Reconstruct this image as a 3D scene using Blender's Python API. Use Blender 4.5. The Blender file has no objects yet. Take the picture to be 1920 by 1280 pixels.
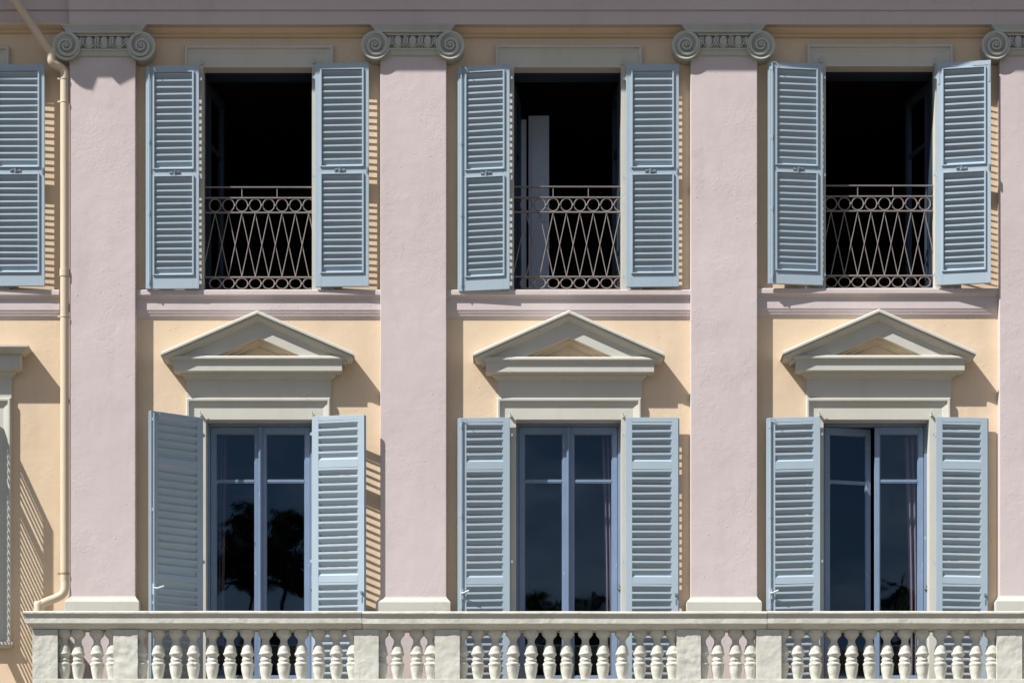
import bpy, bmesh, math, random
from mathutils import Vector, Matrix, noise
R = math.radians
random.seed(7)
scn = bpy.context.scene
COL = scn.collection

# ------------------------------------------------------------------ camera / sky / sun / exposure
DIST, EYE = 25.0, 1.6                 # camera distance from the wall plane, eye height
cam_d = bpy.data.cameras.new('camera')
cam = bpy.data.objects.new('camera', cam_d); COL.objects.link(cam)
cam.location = (0, -DIST, EYE); cam.rotation_euler = (R(90), 0, 0)
cam_d.sensor_width = 36; cam_d.lens = 93.75
cam_d.shift_y = (2000 - 640) / 1920
cam_d.clip_start = 0.1; cam_d.clip_end = 3000
scn.camera = cam
KX, KY = 1.60, 2.10                   # shadow offset right / down per metre of depth
el = math.atan2(KY, math.hypot(KX, 1)); 
w = bpy.data.worlds.new('World'); scn.world = w; w.use_nodes = True
nt = w.node_tree; nt.nodes.clear()
sky = nt.nodes.new('ShaderNodeTexSky'); sky.sky_type = 'NISHITA'; sky.sun_disc = False
sky.sun_elevation = el; sky.sun_rotation = math.atan2(-KX, -1) % (2 * math.pi)
sky.altitude = 50; sky.air_density = 1.0; sky.dust_density = 0.2; sky.ozone_density = 3.0
bg = nt.nodes.new('ShaderNodeBackground'); bg.inputs[1].default_value = 0.05
wo = nt.nodes.new('ShaderNodeOutputWorld')
wt = nt.nodes.new('ShaderNodeTexCoord'); wm = nt.nodes.new('ShaderNodeMapping'); wm.inputs['Scale'].default_value = (1, 1, 2.6)
wm.inputs['Location'].default_value = (3.1, .4, 0)
wn = nt.nodes.new('ShaderNodeTexNoise'); wn.inputs['Scale'].default_value = 3.2; wn.inputs['Detail'].default_value = 8; wn.inputs['Roughness'].default_value = .55
wr = nt.nodes.new('ShaderNodeMapRange'); wr.inputs[1].default_value = .47; wr.inputs[2].default_value = .66; wr.inputs[4].default_value = .6
wx = nt.nodes.new('ShaderNodeMix'); wx.data_type = 'RGBA'; wx.inputs[7].default_value = (20, 19, 19.5, 1)      # thin drifting cloud
nt.links.new(wt.outputs['Generated'], wm.inputs[0]); nt.links.new(wm.outputs[0], wn.inputs['Vector'])
nt.links.new(wn.outputs['Fac'], wr.inputs[0]); nt.links.new(wr.outputs[0], wx.inputs[0]); nt.links.new(sky.outputs[0], wx.inputs[6])
nt.links.new(wx.outputs[2], bg.inputs[0]); nt.links.new(bg.outputs[0], wo.inputs[0])
sl = bpy.data.lights.new('sun', 'SUN'); sl.energy = 5.0; sl.angle = R(0.53); sl.color = (1.0, 0.965, 0.92)
so = bpy.data.objects.new('sun', sl); COL.objects.link(so)
so.rotation_euler = Vector((KX, 1, -KY)).to_track_quat('-Z', 'Y').to_euler()
so.location = (-20, -20, 30)
scn.view_settings.view_transform = 'Standard'; scn.view_settings.look = 'None'
scn.view_settings.exposure = 0.5; scn.view_settings.gamma = 1
scn.cycles.max_bounces = 8; scn.cycles.diffuse_bounces = 4; scn.cycles.glossy_bounces = 4
scn.cycles.transparent_max_bounces = 12
scn.cycles.caustics_reflective = False; scn.cycles.caustics_refractive = False

# ------------------------------------------------------------------ measured photo units -> metres
# 200 photo units = 1 m on the wall plane; d is the depth in front of that plane
def PX(x, d=0.0): return (x - 960) / 200 * (DIST - d) / DIST
def PZ(y, d=0.0): return EYE + (2000 - y) / 200 * (DIST - d) / DIST

# ------------------------------------------------------------------ materials
def mat(name): 
    m = bpy.data.materials.new(name); m.use_nodes = True
    return m, m.node_tree, m.node_tree.nodes['Principled BSDF']
def mixcol(nt, a, b, fac):
    n = nt.nodes.new('ShaderNodeMix'); n.data_type = 'RGBA'
    for s, v in ((6, a), (7, b)):
        if isinstance(v, tuple): n.inputs[s].default_value = (*v, 1)
        else: nt.links.new(v, n.inputs[s])
    if isinstance(fac, (int, float)): n.inputs[0].default_value = fac
    else: nt.links.new(fac, n.inputs[0])
    return n.outputs[2]
def noise_n(nt, co, scale, detail=4, rough=.55, dist=0):
    n = nt.nodes.new('ShaderNodeTexNoise'); n.inputs['Scale'].default_value = scale
    n.inputs['Detail'].default_value = detail; n.inputs['Roughness'].default_value = rough
    n.inputs['Distortion'].default_value = dist
    nt.links.new(co, n.inputs['Vector']); return n.outputs['Fac']
def ramp(nt, fac, p0, p1, v0=0., v1=1.):
    n = nt.nodes.new('ShaderNodeMapRange'); n.inputs[1].default_value = p0; n.inputs[2].default_value = p1
    n.inputs[3].default_value = v0; n.inputs[4].default_value = v1
    nt.links.new(fac, n.inputs[0]); return n.outputs[0]
def addn(nt, a, b, op='ADD', k=None):
    n = nt.nodes.new('ShaderNodeMath'); n.operation = op
    nt.links.new(a, n.inputs[0])
    if isinstance(b, (int, float)): n.inputs[1].default_value = b
    else: nt.links.new(b, n.inputs[1])
    return n.outputs[0]
def bump(nt, bsdf, h, dist, strength=1.0):
    b = nt.nodes.new('ShaderNodeBump'); b.inputs['Distance'].default_value = dist
    b.inputs['Strength'].default_value = strength
    nt.links.new(h, b.inputs['Height']); nt.links.new(b.outputs[0], bsdf.inputs['Normal'])
def coords(nt, stretch=(1, 1, 1)):
    t = nt.nodes.new('ShaderNodeTexCoord')
    mp = nt.nodes.new('ShaderNodeMapping'); mp.inputs['Scale'].default_value = stretch
    nt.links.new(t.outputs['Object'], mp.inputs[0]); return mp.outputs[0]

def cracks(nt, co, scale, lo=.56):
    """thin broken hairlines, 0..1"""
    v = nt.nodes.new('ShaderNodeTexVoronoi'); v.feature = 'DISTANCE_TO_EDGE'; v.inputs['Scale'].default_value = scale
    wob = nt.nodes.new('ShaderNodeVectorMath'); wob.operation = 'ADD'
    n = nt.nodes.new('ShaderNodeTexNoise'); n.inputs['Scale'].default_value = 6; n.inputs['Detail'].default_value = 5
    nt.links.new(co, n.inputs['Vector'])
    sc = nt.nodes.new('ShaderNodeVectorMath'); sc.operation = 'SCALE'; sc.inputs[3].default_value = .22
    nt.links.new(n.outputs['Color'], sc.inputs[0]); nt.links.new(co, wob.inputs[0]); nt.links.new(sc.outputs[0], wob.inputs[1])
    nt.links.new(wob.outputs[0], v.inputs['Vector'])
    line = ramp(nt, v.outputs['Distance'], .002, .008, 1, 0)
    mask = ramp(nt, noise_n(nt, co, 1.3, 3), lo, lo + .06)
    return addn(nt, line, mask, 'MULTIPLY')
def stucco(name, col, col2, d=.0025, pits=True):
    m, nt, b = mat(name)
    co = coords(nt); cs = coords(nt, (1, 1, .18))
    big = ramp(nt, noise_n(nt, co, .8, 4), .35, .65)
    c1 = mixcol(nt, col, col2, big)
    st = ramp(nt, noise_n(nt, cs, 5, 6, .68), .52, .78, 0, .5)          # faint run-off streaks
    c2 = mixcol(nt, c1, tuple(x * .84 for x in col2), st)
    cl = ramp(nt, noise_n(nt, co, 2.2, 5, .6), .60, .70, 0, .35)         # patched and repainted areas
    c2 = mixcol(nt, c2, tuple(min(1, x * 1.06) for x in col), cl)
    ck = cracks(nt, co, 1.5, .60)
    c2 = mixcol(nt, c2, tuple(x * .55 for x in col2), addn(nt, ck, .30, 'MULTIPLY'))
    sp = ramp(nt, noise_n(nt, co, 60, 2, .5), .74, .78, 0, .5)           # small knocks
    c2 = mixcol(nt, c2, tuple(x * .62 for x in col2), sp)
    nt.links.new(c2, b.inputs['Base Color'])
    b.inputs['Roughness'].default_value = .85; b.inputs['Specular IOR Level'].default_value = .25
    h1 = noise_n(nt, co, 3.0, 3, .5)
    patch = ramp(nt, noise_n(nt, co, 2.0, 4), .46, .60, .15, 1)
    h2 = addn(nt, noise_n(nt, co, 38, 4, .6, .4), patch, 'MULTIPLY')
    h = addn(nt, addn(nt, h1, 3.0, 'MULTIPLY'), h2)
    h = addn(nt, h, addn(nt, ck, -.5, 'MULTIPLY'))
    if pits:
        v = nt.nodes.new('ShaderNodeTexVoronoi'); v.inputs['Scale'].default_value = 9.0
        nt.links.new(co, v.inputs['Vector'])
        h = addn(nt, h, ramp(nt, v.outputs['Distance'], .03, .07, 1.0, 0))
    bump(nt, b, h, d)
    return m
def paint(name, col, col2, rough=.5, d=.0006, chips=None, scale=10):
    m, nt, b = mat(name)
    co = coords(nt)
    f = ramp(nt, noise_n(nt, co, 2.3, 4), .35, .65)
    c = mixcol(nt, col, col2, f)
    inf = nt.nodes.new('ShaderNodeObjectInfo')
    c = mixcol(nt, c, tuple(x * .88 for x in col2), addn(nt, inf.outputs['Random'], .55, 'MULTIPLY'))
    dirt = ramp(nt, noise_n(nt, coords(nt, (1, 1, .3)), 14, 6, .7), .60, .75, 0, .35)
    c = mixcol(nt, c, tuple(x * .62 for x in col2), dirt)
    if chips:
        ch = ramp(nt, noise_n(nt, coords(nt, (1, 1, .35)), 30, 6, .7), .64, .68)
        c = mixcol(nt, c, chips, ch)
    nt.links.new(c, b.inputs['Base Color'])
    b.inputs['Roughness'].default_value = rough; b.inputs['Specular IOR Level'].default_value = .35
    h = noise_n(nt, coords(nt, (1, 1, .25)), scale * 4, 4, .6)
    bump(nt, b, h, d)
    return m

M_CREAM = stucco('cream_stucco', (.71, .57, .41), (.665, .525, .37))
M_PINK = stucco('pink_stucco', (.60, .53, .52), (.56, .49, .48), .0026)
M_OCHRE = stucco('recess_plaster', (.64, .55, .42), (.59, .50, .37), .0012, False)
M_TRIM = stucco('trim_plaster', (.57, .56, .505), (.53, .52, .46), .0012, False)
M_CAP = stucco('capital_plaster', (.53, .55, .51), (.45, .465, .42), .001, False)
M_BLUE = paint('shutter_paint', (.39, .485, .555), (.36, .45, .52), .45)
M_DOOR = paint('window_paint', (.215, .30, .435), (.175, .25, .37), .45, .0015, (.42, .47, .55))
M_PIPE = paint('pipe_paint', (.72, .61, .46), (.66, .55, .41), .4)
M_IRON = paint('railing_paint', (.27, .24, .23), (.20, .175, .165), .6, .001, (.34, .30, .28))
M_INNER_SHADE = paint('shaded_frame_paint', (.035, .055, .085), (.025, .04, .06), .5)  # window blue darkened, the shade inside the opening put into the colour
M_HARD = paint('hardware_metal', (.26, .30, .35), (.17, .19, .22), .5)
M_LEVER = paint('lever_paint', (.62, .68, .72), (.55, .6, .64), .4)
M_RUST = paint('rust_clip', (.25, .12, .06), (.45, .34, .22), .8)
M_PANEL = paint('inner_panel_paint', (.46, .55, .68), (.38, .47, .60), .6)
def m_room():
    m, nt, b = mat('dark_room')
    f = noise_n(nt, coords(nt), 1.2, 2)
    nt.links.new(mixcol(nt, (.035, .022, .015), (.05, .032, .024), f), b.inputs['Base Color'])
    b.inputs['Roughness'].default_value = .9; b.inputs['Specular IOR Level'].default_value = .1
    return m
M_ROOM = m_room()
def m_stone():
    m, nt, b = mat('weathered_stone_paint')
    co = coords(nt)
    info = nt.nodes.new('ShaderNodeObjectInfo')
    mp = nt.nodes.new('ShaderNodeVectorMath'); mp.operation = 'ADD'
    geo = nt.nodes.new('ShaderNodeNewGeometry')
    cxyz = nt.nodes.new('ShaderNodeCombineXYZ'); nt.links.new(addn(nt, info.outputs['Random'], 40.0, 'MULTIPLY'), cxyz.inputs[2])
    nt.links.new(geo.outputs['Position'], mp.inputs[0]); nt.links.new(cxyz.outputs[0], mp.inputs[1])
    P = mp.outputs[0]
    f = ramp(nt, noise_n(nt, P, 5, 4), .35, .7)
    c = mixcol(nt, (.65, .645, .58), (.57, .56, .495), f)
    st = ramp(nt, noise_n(nt, P, 26, 6, .7), .6, .74, 0, .55)
    c = mixcol(nt, c, (.40, .375, .31), st)
    nt.links.new(c, b.inputs['Base Color']); b.inputs['Roughness'].default_value = .85
    b.inputs['Specular IOR Level'].default_value = .2
    patch = ramp(nt, noise_n(nt, P, 3.0, 3), .46, .6)
    hh = addn(nt, noise_n(nt, P, 85, 5, .75, .8), patch, 'MULTIPLY')
    h = addn(nt, addn(nt, noise_n(nt, P, 12, 4), 1.2, 'MULTIPLY'), hh)
    bump(nt, b, h, .0065)
    return m
M_STONE = m_stone()
def m_glass():
    m, nt, b = mat('window_glass'); nt.nodes.remove(b)
    out = nt.nodes['Material Output']
    tr = nt.nodes.new('ShaderNodeBsdfTransparent'); tr.inputs[0].default_value = (.86, .9, .95, 1)
    gl = nt.nodes.new('ShaderNodeBsdfGlossy'); gl.inputs['Roughness'].default_value = .012
    gl.inputs['Color'].default_value = (.62, .80, 1, 1)
    fr = nt.nodes.new('ShaderNodeFresnel'); fr.inputs[0].default_value = 1.5
    f2 = addn(nt, fr.outputs[0], 1.9, 'MULTIPLY')
    mx = nt.nodes.new('ShaderNodeMixShader')
    nt.links.new(f2, mx.inputs[0]); nt.links.new(tr.outputs[0], mx.inputs[1]); nt.links.new(gl.outputs[0], mx.inputs[2])
    bp = nt.nodes.new('ShaderNodeBump'); bp.inputs['Distance'].default_value = .0012
    nt.links.new(noise_n(nt, coords(nt), 2.2, 1), bp.inputs['Height']); nt.links.new(bp.outputs[0], gl.inputs['Normal'])
    nt.links.new(mx.outputs[0], out.inputs[0])
    return m
M_GLASS = m_glass()
def simple(name, a, b_, rough=.9, scale=3., d=0.0):
    m, nt, b = mat(name)
    n = noise_n(nt, coords(nt), scale, 5)
    nt.links.new(mixcol(nt, a, b_, ramp(nt, n, .35, .65)), b.inputs['Base Color'])
    b.inputs['Roughness'].default_value = rough; b.inputs['Specular IOR Level'].default_value = .2
    if d: bump(nt, b, noise_n(nt, coords(nt), scale * 12, 4), d)
    return m
M_CURT = simple('curtain_cloth', (.26, .20, .23), (.20, .16, .19))
M_GROUND = simple('ground_gravel', (.12, .095, .07), (.09, .075, .055), .95, 1.5, .01)
M_LEAF = simple('foliage', (.045, .075, .03), (.03, .055, .022), .8, 1.)
M_FLOOR = simple('warm_bounce_floor', (.50, .32, .20), (.42, .26, .16), .8, 4.)  # warm colour picked to bounce light onto the lower wall
M_BARK = simple('bark', (.12, .08, .055), (.07, .05, .035), .9, 6., .02)
M_TILE = simple('roof_tile', (.42, .2, .12), (.33, .15, .09), .8, 5.)

# ------------------------------------------------------------------ mesh building
class MB:
    def __init__(s): s.v = []; s.f = []; s.sm = []
    def add(s, vs, fs, smooth=False):
        o = len(s.v); s.v += [tuple(v) for v in vs]
        for f in fs: s.f.append(tuple(i + o for i in f)); s.sm.append(smooth)
    def box(s, x0, x1, d0, d1, z0, z1):
        if x0 > x1: x0, x1 = x1, x0
        if d0 > d1: d0, d1 = d1, d0
        if z0 > z1: z0, z1 = z1, z0
        vs = [(x, -d, z) for d in (d0, d1) for x in (x0, x1) for z in (z0, z1)]
        # index: d*4 + x*2 + z
        s.add(vs, [(4, 6, 7, 5), (0, 1, 3, 2), (0, 4, 5, 1), (2, 3, 7, 6), (1, 5, 7, 3), (0, 2, 6, 4)])
    def run(s, prof, x0, x1):
        """prof [(d,z)...] closed outline, swept along x"""
        n = len(prof)
        vs = [(x0, -d, z) for d, z in prof] + [(x1, -d, z) for d, z in prof]
        fs = [(i, (i + 1) % n, (i + 1) % n + n, i + n) for i in range(n)]
        fs += [tuple(range(n - 1, -1, -1)), tuple(range(n, 2 * n))]
        s.add(vs, fs)
    def mitre(s, prof, x0, x1, d0, back=0.0):
        """prof [(p,z)...] top to bottom; U-shaped moulding round a block from x0 to x1 with face d0"""
        vs = []
        for p, z in prof:
            vs += [(x0 - p, -back, z), (x0 - p, -(d0 + p), z), (x1 + p, -(d0 + p), z), (x1 + p, -back, z)]
        fs = []
        for i in range(len(prof) - 1):
            a, b = i * 4, i * 4 + 4
            for k in range(3): fs.append((a + k, b + k, b + k + 1, a + k + 1))
        n = len(prof) * 4
        fs.append((0, 1, 2, 3)); fs.append((n - 1, n - 2, n - 3, n - 4))
        fs.append(tuple([i * 4 for i in range(len(prof))][::-1]) + tuple(i * 4 + 3 for i in range(len(prof))))
        s.add(vs, fs)
    def lathe(s, prof, cx, cy, n=20, jit=None):
        vs = []; k = len(prof)
        for r, z in prof:
            for j in range(n):
                a = 2 * math.pi * j / n
                rr = r if jit is None else jit(r, z, a)
                vs.append((cx + rr * math.cos(a), cy + rr * math.sin(a), z))
        fs = [(i * n + j, i * n + (j + 1) % n, (i + 1) * n + (j + 1) % n, (i + 1) * n + j) for i in range(k - 1) for j in range(n)]
        s.add(vs, fs, True)
        s.add([vs[j] for j in range(n)], [tuple(range(n - 1, -1, -1))]); s.add([vs[(k - 1) * n + j] for j in range(n)], [tuple(range(n))])
    def tube(s, pts, r, n=8, closed=False, smooth=True):
        pts = [Vector(p) for p in pts]; m = len(pts); rings = []
        rs = r if isinstance(r, (list, tuple)) else [r] * m
        up = None
        for i, p in enumerate(pts):
            if closed: t = (pts[(i + 1) % m] - pts[i - 1]).normalized()
            else: t = (pts[min(i + 1, m - 1)] - pts[max(i - 1, 0)]).normalized()
            if up is None:
                up = Vector((0, 0, 1)) if abs(t.z) < .9 else Vector((0, 1, 0))
            up = (up - t * up.dot(t)).normalized(); q = t.cross(up)
            rings.append([p + (up * math.cos(2 * math.pi * j / n) + q * math.sin(2 * math.pi * j / n)) * rs[i] for j in range(n)])
        vs = [v for rg in rings for v in rg]; L = m if closed else m - 1
        fs = [(i * n + j, i * n + (j + 1) % n, ((i + 1) % m) * n + (j + 1) % n, ((i + 1) % m) * n + j) for i in range(L) for j in range(n)]
        s.add(vs, fs, smooth)
        if not closed:
            s.add(rings[0], [tuple(range(n))]); s.add(rings[-1], [tuple(range(n))])
    def build(s, name, material, parent=None, loc=None, bevel=0, mats=None):
        me = bpy.data.meshes.new(name); me.from_pydata(s.v, [], s.f)
        me.polygons.foreach_set('use_smooth', s.sm)
        bm = bmesh.new(); bm.from_mesh(me); bmesh.ops.recalc_face_normals(bm, faces=bm.faces); bm.to_mesh(me); bm.free()
        me.materials.append(material)
        o = bpy.data.objects.new(name, me); COL.objects.link(o)
        if loc: o.location = loc
        if parent: o.parent = parent
        if bevel:
            md = o.modifiers.new('bevel', 'BEVEL'); md.width = bevel; md.segments = 2; md.limit_method = 'ANGLE'; md.angle_limit = R(40)
        return o
def empty(name, loc=(0, 0, 0)):
    o = bpy.data.objects.new(name, None); COL.objects.link(o); o.location = loc; return o
def tag(o, label=None, cat=None, group=None, kind=None):
    for k, v in (('label', label), ('category', cat), ('group', group), ('kind', kind)):
        if v: o[k] = v
    return o

# ------------------------------------------------------------------ setting
g = MB(); g.box(-900, 900, -30, 1200, -.5, 0); tag(g.build('ground', M_GROUND), kind='structure')

# ------------------------------------------------------------------ villa facade
villa = empty('villa_facade', (0, 0, 0))
tag(villa, 'cream and pink Italianate villa front with Ionic pilasters, pediments and pale blue louvred shutters', 'building')
FLOOR1, FLOOR2 = PZ(1330), PZ(546)
REC = .115                                # depth of reveals
# (left, right, top, bottom) of each opening on the wall, photo units
UP = [(-226, -22, 128, 546), (381, 586, 128, 546), (963, 1165, 128, 546), (1547, 1753, 126, 544)]
LO = [(-215, -14, 787, 1204), (386, 586, 787, 1330), (967, 1165, 787, 1330), (1543, 1742, 787, 1330)]
OPEN = [(PX(a), PX(b), PZ(c), PZ(d)) for a, b, c, d in UP + LO]
def wall_mesh():
    m = MB(); X0, X1, Z0, Z1, T = -9.5, 7.2, 0, 12.3, .32
    xs = sorted({X0, X1} | {v for o in OPEN for v in o[:2]}); zs = sorted({Z0, Z1} | {v for o in OPEN for v in o[2:]})
    for i in range(len(xs) - 1):
        for j in range(len(zs) - 1):
            cx, cz = (xs[i] + xs[i + 1]) / 2, (zs[j] + zs[j + 1]) / 2
            if any(a < cx < b and d < cz < c for a, b, c, d in OPEN): continue
            m.add([(xs[i], 0, zs[j]), (xs[i + 1], 0, zs[j]), (xs[i + 1], 0, zs[j + 1]), (xs[i], 0, zs[j + 1])], [(0, 1, 2, 3)])
            m.add([(xs[i], T, zs[j]), (xs[i + 1], T, zs[j]), (xs[i + 1], T, zs[j + 1]), (xs[i], T, zs[j + 1])], [(3, 2, 1, 0)])
    for a, b, c, d in OPEN:
        for (x0, z0, x1, z1) in ((a, d, a, c), (b, d, b, c), (a, c, b, c), (a, d, b, d)):
            m.add([(x0, 0, z0), (x1, 0, z1), (x1, T, z1), (x0, T, z0)], [(0, 1, 2, 3)])
    me = bpy.data.meshes.new('wall'); me.from_pydata(m.v, [], m.f)
    bm = bmesh.new(); bm.from_mesh(me); bmesh.ops.remove_doubles(bm, verts=bm.verts, dist=1e-4)
    bmesh.ops.recalc_face_normals(bm, faces=bm.faces); bm.to_mesh(me); bm.free()
    me.materials.append(M_CREAM); o = bpy.data.objects.new('wall', me); COL.objects.link(o); o.parent = villa
wall_mesh()
# rooms behind the openings
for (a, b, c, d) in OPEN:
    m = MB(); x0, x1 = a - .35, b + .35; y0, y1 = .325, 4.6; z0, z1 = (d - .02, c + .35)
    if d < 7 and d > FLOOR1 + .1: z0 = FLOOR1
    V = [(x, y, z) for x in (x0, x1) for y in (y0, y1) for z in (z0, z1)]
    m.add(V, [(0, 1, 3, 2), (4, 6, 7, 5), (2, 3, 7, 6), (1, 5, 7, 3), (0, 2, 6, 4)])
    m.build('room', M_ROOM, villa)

# entablature above the pilasters (breaks forward right of the downpipe)
XB = PX(130, .14)
def arch(x0, x1, e, yo):
    m = MB(); ec = 0
    d = .145 - e
    m.run([(0, PZ(yo + 46, d)), (d, PZ(yo + 46, d)), (d, PZ(yo + 20, d)), (d + .02, PZ(yo + 20, d)), (d + .02, 11.9), (0, 11.9)], x0, x1)
    o = m.build('architrave', M_PINK, villa)
    m = MB(); zb = PZ(46, d) if not e else PZ(yo + 46, d)
    m.run([(0.001, zb - .075), (.02, zb - .07), (.035, zb - .05), (.05, zb - .045), (.085, zb - .02), (.09, zb - .002), (.001, zb - .002)], x0, x1)
    m.build('bed_moulding', M_CREAM, villa)
    m = MB(); O = .77 + (.03 if e else 0)
    m.run([(0.0, 11.902), (.30, 11.902), (.36, 12.0), (.40, 12.05), (.55 - ec, 12.14), (.68 - ec, 12.15), (.68 - ec, 12.24), (O, 12.30), (O, 12.36), (0, 12.9)], x0, x1)
    m.build('cornice', M_PINK, villa)
arch(-9.5, XB, .105, 0); arch(XB, 7.2, 0, 0)

# ---- string / sill courses between pilasters
PILX = [(130, 254), (713, 837), (1295, 1420), (1874, 1999)]
PIL = [(PX(a, .10), PX(b, .10)) for a, b in PILX]
ends = [(-9.5, PIL[0][0] - .10), (PIL[0][1], PIL[1][0]), (PIL[1][1], PIL[2][0]), (PIL[2][1], PIL[3][0]), (PIL[3][1], 7.2)]
for k, (x0, x1) in enumerate(ends):
    dy = [0, 0, 0, -3, -3][k]; m = MB()
    Y = lambda y, d: PZ(y + dy, d)
    m.run([(0, Y(542.4, .095)), (.060, Y(542.6, .07)), (.070, Y(544.4, .07)), (.070, Y(552.5, .07)), (.062, Y(554, .06)), (.05, Y(556, .05)), (.047, Y(558.5, .05)), (.041, Y(559, .04)),
           (.036, Y(560, .036)), (.036, Y(581, .036)), (.031, Y(583, .03)), (.028, Y(586, .03)), (.021, Y(590, .02)), (.018, Y(592.5, .02)), (.011, Y(593.5, .01)),
           (.009, Y(597, .01)), (0, Y(598, 0))], x0 + .001, x1 - .001)
    m.build('sill_course', M_PINK, villa, bevel=.002)

# ---- pilasters with base and Ionic capital
def capital_mesh():
    m = MB(); u = 1 / 200 * .99; z0 = 0       # local: origin at pilaster centre, y=54 line is z=0; d measured from pilaster face
    Z = lambda y: (54 - y) * u
    # abacus
    m.mitre([(.035, Z(41)), (.035, Z(44)), (.02, Z(45.5)), (.008, Z(49)), (.0, Z(50.5)), (.0, Z(53.5))], -73 * u, 73 * u, .10, -.095)
    # body behind the egg and dart
    m.run([(-.095, Z(54)), (.120, Z(54)), (.120, Z(56.3)), (.085, Z(57)), (.080, Z(60)), (.02, Z(60.8)), (.012, Z(85)), (-.095, Z(85))], -68 * u, 68 * u)
    m.run([(-.095, Z(85.2)), (.075, Z(85.2)), (.07, Z(88)), (.045, Z(89)), (.035, Z(96)), (.018, Z(98)), (-.095, Z(98))], -60 * u, 60 * u)
    for sx in (-1, 1):
        cx, cz, r = sx * 70.5 * u, Z(81.5), 27.5 * u
        # drum
        n = 48; prof = [(-.095, r * .93), (.085, r * .93), (.105, r * .985), (.118, r * .98), (.120, r * .90), (.100, r * .78), (.066, r * .58), (.062, r * .40), (.100, 0.001)]
        vs = [(cx + q * math.cos(2 * math.pi * j / n), -d, cz + q * math.sin(2 * math.pi * j / n)) for d, q in prof for j in range(n)]
        m.add(vs, [(i * n + j, i * n + (j + 1) % n, (i + 1) * n + (j + 1) % n, (i + 1) * n + j) for i in range(len(prof) - 1) for j in range(n)], True)
        # spiral fillet
        pts, rr = [], []
        turns = 2.3; N = 90
        for i in range(N):
            t = i / (N - 1); a = math.pi / 2 + sx * (-1) * -t * turns * 2 * math.pi
            rad = r * .92 * math.exp(-.80 * t * turns)
            pts.append((cx + rad * math.cos(a), -(.112 + .030 * t), cz + rad * math.sin(a))); rr.append(r * (.085 * (1 - t) + .045))
        m.tube(pts, rr, 8)
        k = 16; vs = []
        for i in range(5):
            f = i / 4 * math.pi / 2
            for j in range(k): vs.append((cx + r * .12 * math.cos(f) * math.cos(2 * math.pi * j / k), -(.122 + .02 * math.sin(f)), cz + r * .12 * math.cos(f) * math.sin(2 * math.pi * j / k)))
        m.add(vs, [(i * k + j, i * k + (j + 1) % k, (i + 1) * k + (j + 1) % k, (i + 1) * k + j) for i in range(4) for j in range(k)], True)
    # bands joining the volutes
    m.tube([(-70 * u, -.118, Z(55.5)), (70 * u, -.118, Z(55.5))], 2.0 * u, 8)
    m.tube([(-48 * u, -.085, Z(61)), (48 * u, -.085, Z(61))], 1.4 * u, 8)
    # eggs with shells and darts
    for ex in (-28, 0, 28):
        k, q = 14, 8; vs = []
        for i in range(q + 1):
            f = math.pi * i / q
            for j in range(k):
                a = 2 * math.pi * j / k
                vs.append((ex * u + 7.6 * u * math.sin(f) * math.cos(a), -.062 - .042 * math.sin(f) * max(-.2, math.sin(a)), Z(72.5) + 11 * u * math.cos(f)))
        m.add(vs, [(i * k + j, i * k + (j + 1) % k, (i + 1) * k + (j + 1) % k, (i + 1) * k + j) for i in range(q) for j in range(k)], True)
        m.tube([(ex * u + 10.5 * u * math.sin(a), -.078, Z(71.5) - 12.5 * u * math.cos(a)) for a in [R(v) for v in range(-125, 126, 18)]], 1.35 * u, 6)
    for ex in (-14, 14):
        for q in (-1.6, 1.6):
            m.tube([(ex * u + q * u, -.075, Z(62)), (ex * u + q * u, -.08, Z(76))], [1.5 * u, 1.0 * u], 6)
        m.tube([(ex * u, -.078, Z(75)), (ex * u - 3.5 * u, -.075, Z(84))], [1.2 * u, 1.3 * u], 6)
        m.tube([(ex * u, -.078, Z(75)), (ex * u + 3.5 * u, -.075, Z(84))], [1.2 * u, 1.3 * u], 6)
    for sx in (-1, 1):     # corner leaf sprays
        for q in range(5):
            a = R(-60 + 35 * q)
            m.tube([(sx * (47 * u - 0 * u), -.085, Z(74)), (sx * (44 * u - 7 * u * math.cos(a)), -.09, Z(73) + 9.5 * u * math.sin(a))], [2.0 * u, 1.1 * u], 6)
    m.v = [(x, y * .5 if y < 0 else y, z) for x, y, z in m.v]
    return m
cap_first = None
for k, (x0, x1) in enumerate(PIL):
    dy = [1.5, 0, 0, 0][k]
    m = MB(); m.box(x0, x1, -.0, .10, FLOOR1 - 1.2, PZ(46, .10)); p = m.build('pilaster', M_PINK, villa, bevel=.006)
    cx = (x0 + x1) / 2 - [-.0, .0, .0, 0][k]
    if cap_first is None:
        c = capital_mesh().build('capital', M_CAP, p); cap_first = c
    else:
        c = cap_first.copy(); COL.objects.link(c); c.parent = p
    c.location = (PX([193, 773.5, 1357.5, 1939.5][k], .2), -.10, PZ(54 + dy, .2))
    yb = [1116, 1117, 1117, 1115][k]
    m = MB(); Zb = lambda y: PZ(y + yb - 1117, .13)
    m.mitre([(.004, Zb(1117)), (.006, Zb(1119)), (.014, Zb(1122)), (.03, Zb(1125)), (.034, Zb(1127)), (.04, Zb(1128)), (.04, Zb(1167))], x0, x1, .10, .01)
    m.build('base', M_TRIM, p, bevel=.004)

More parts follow.
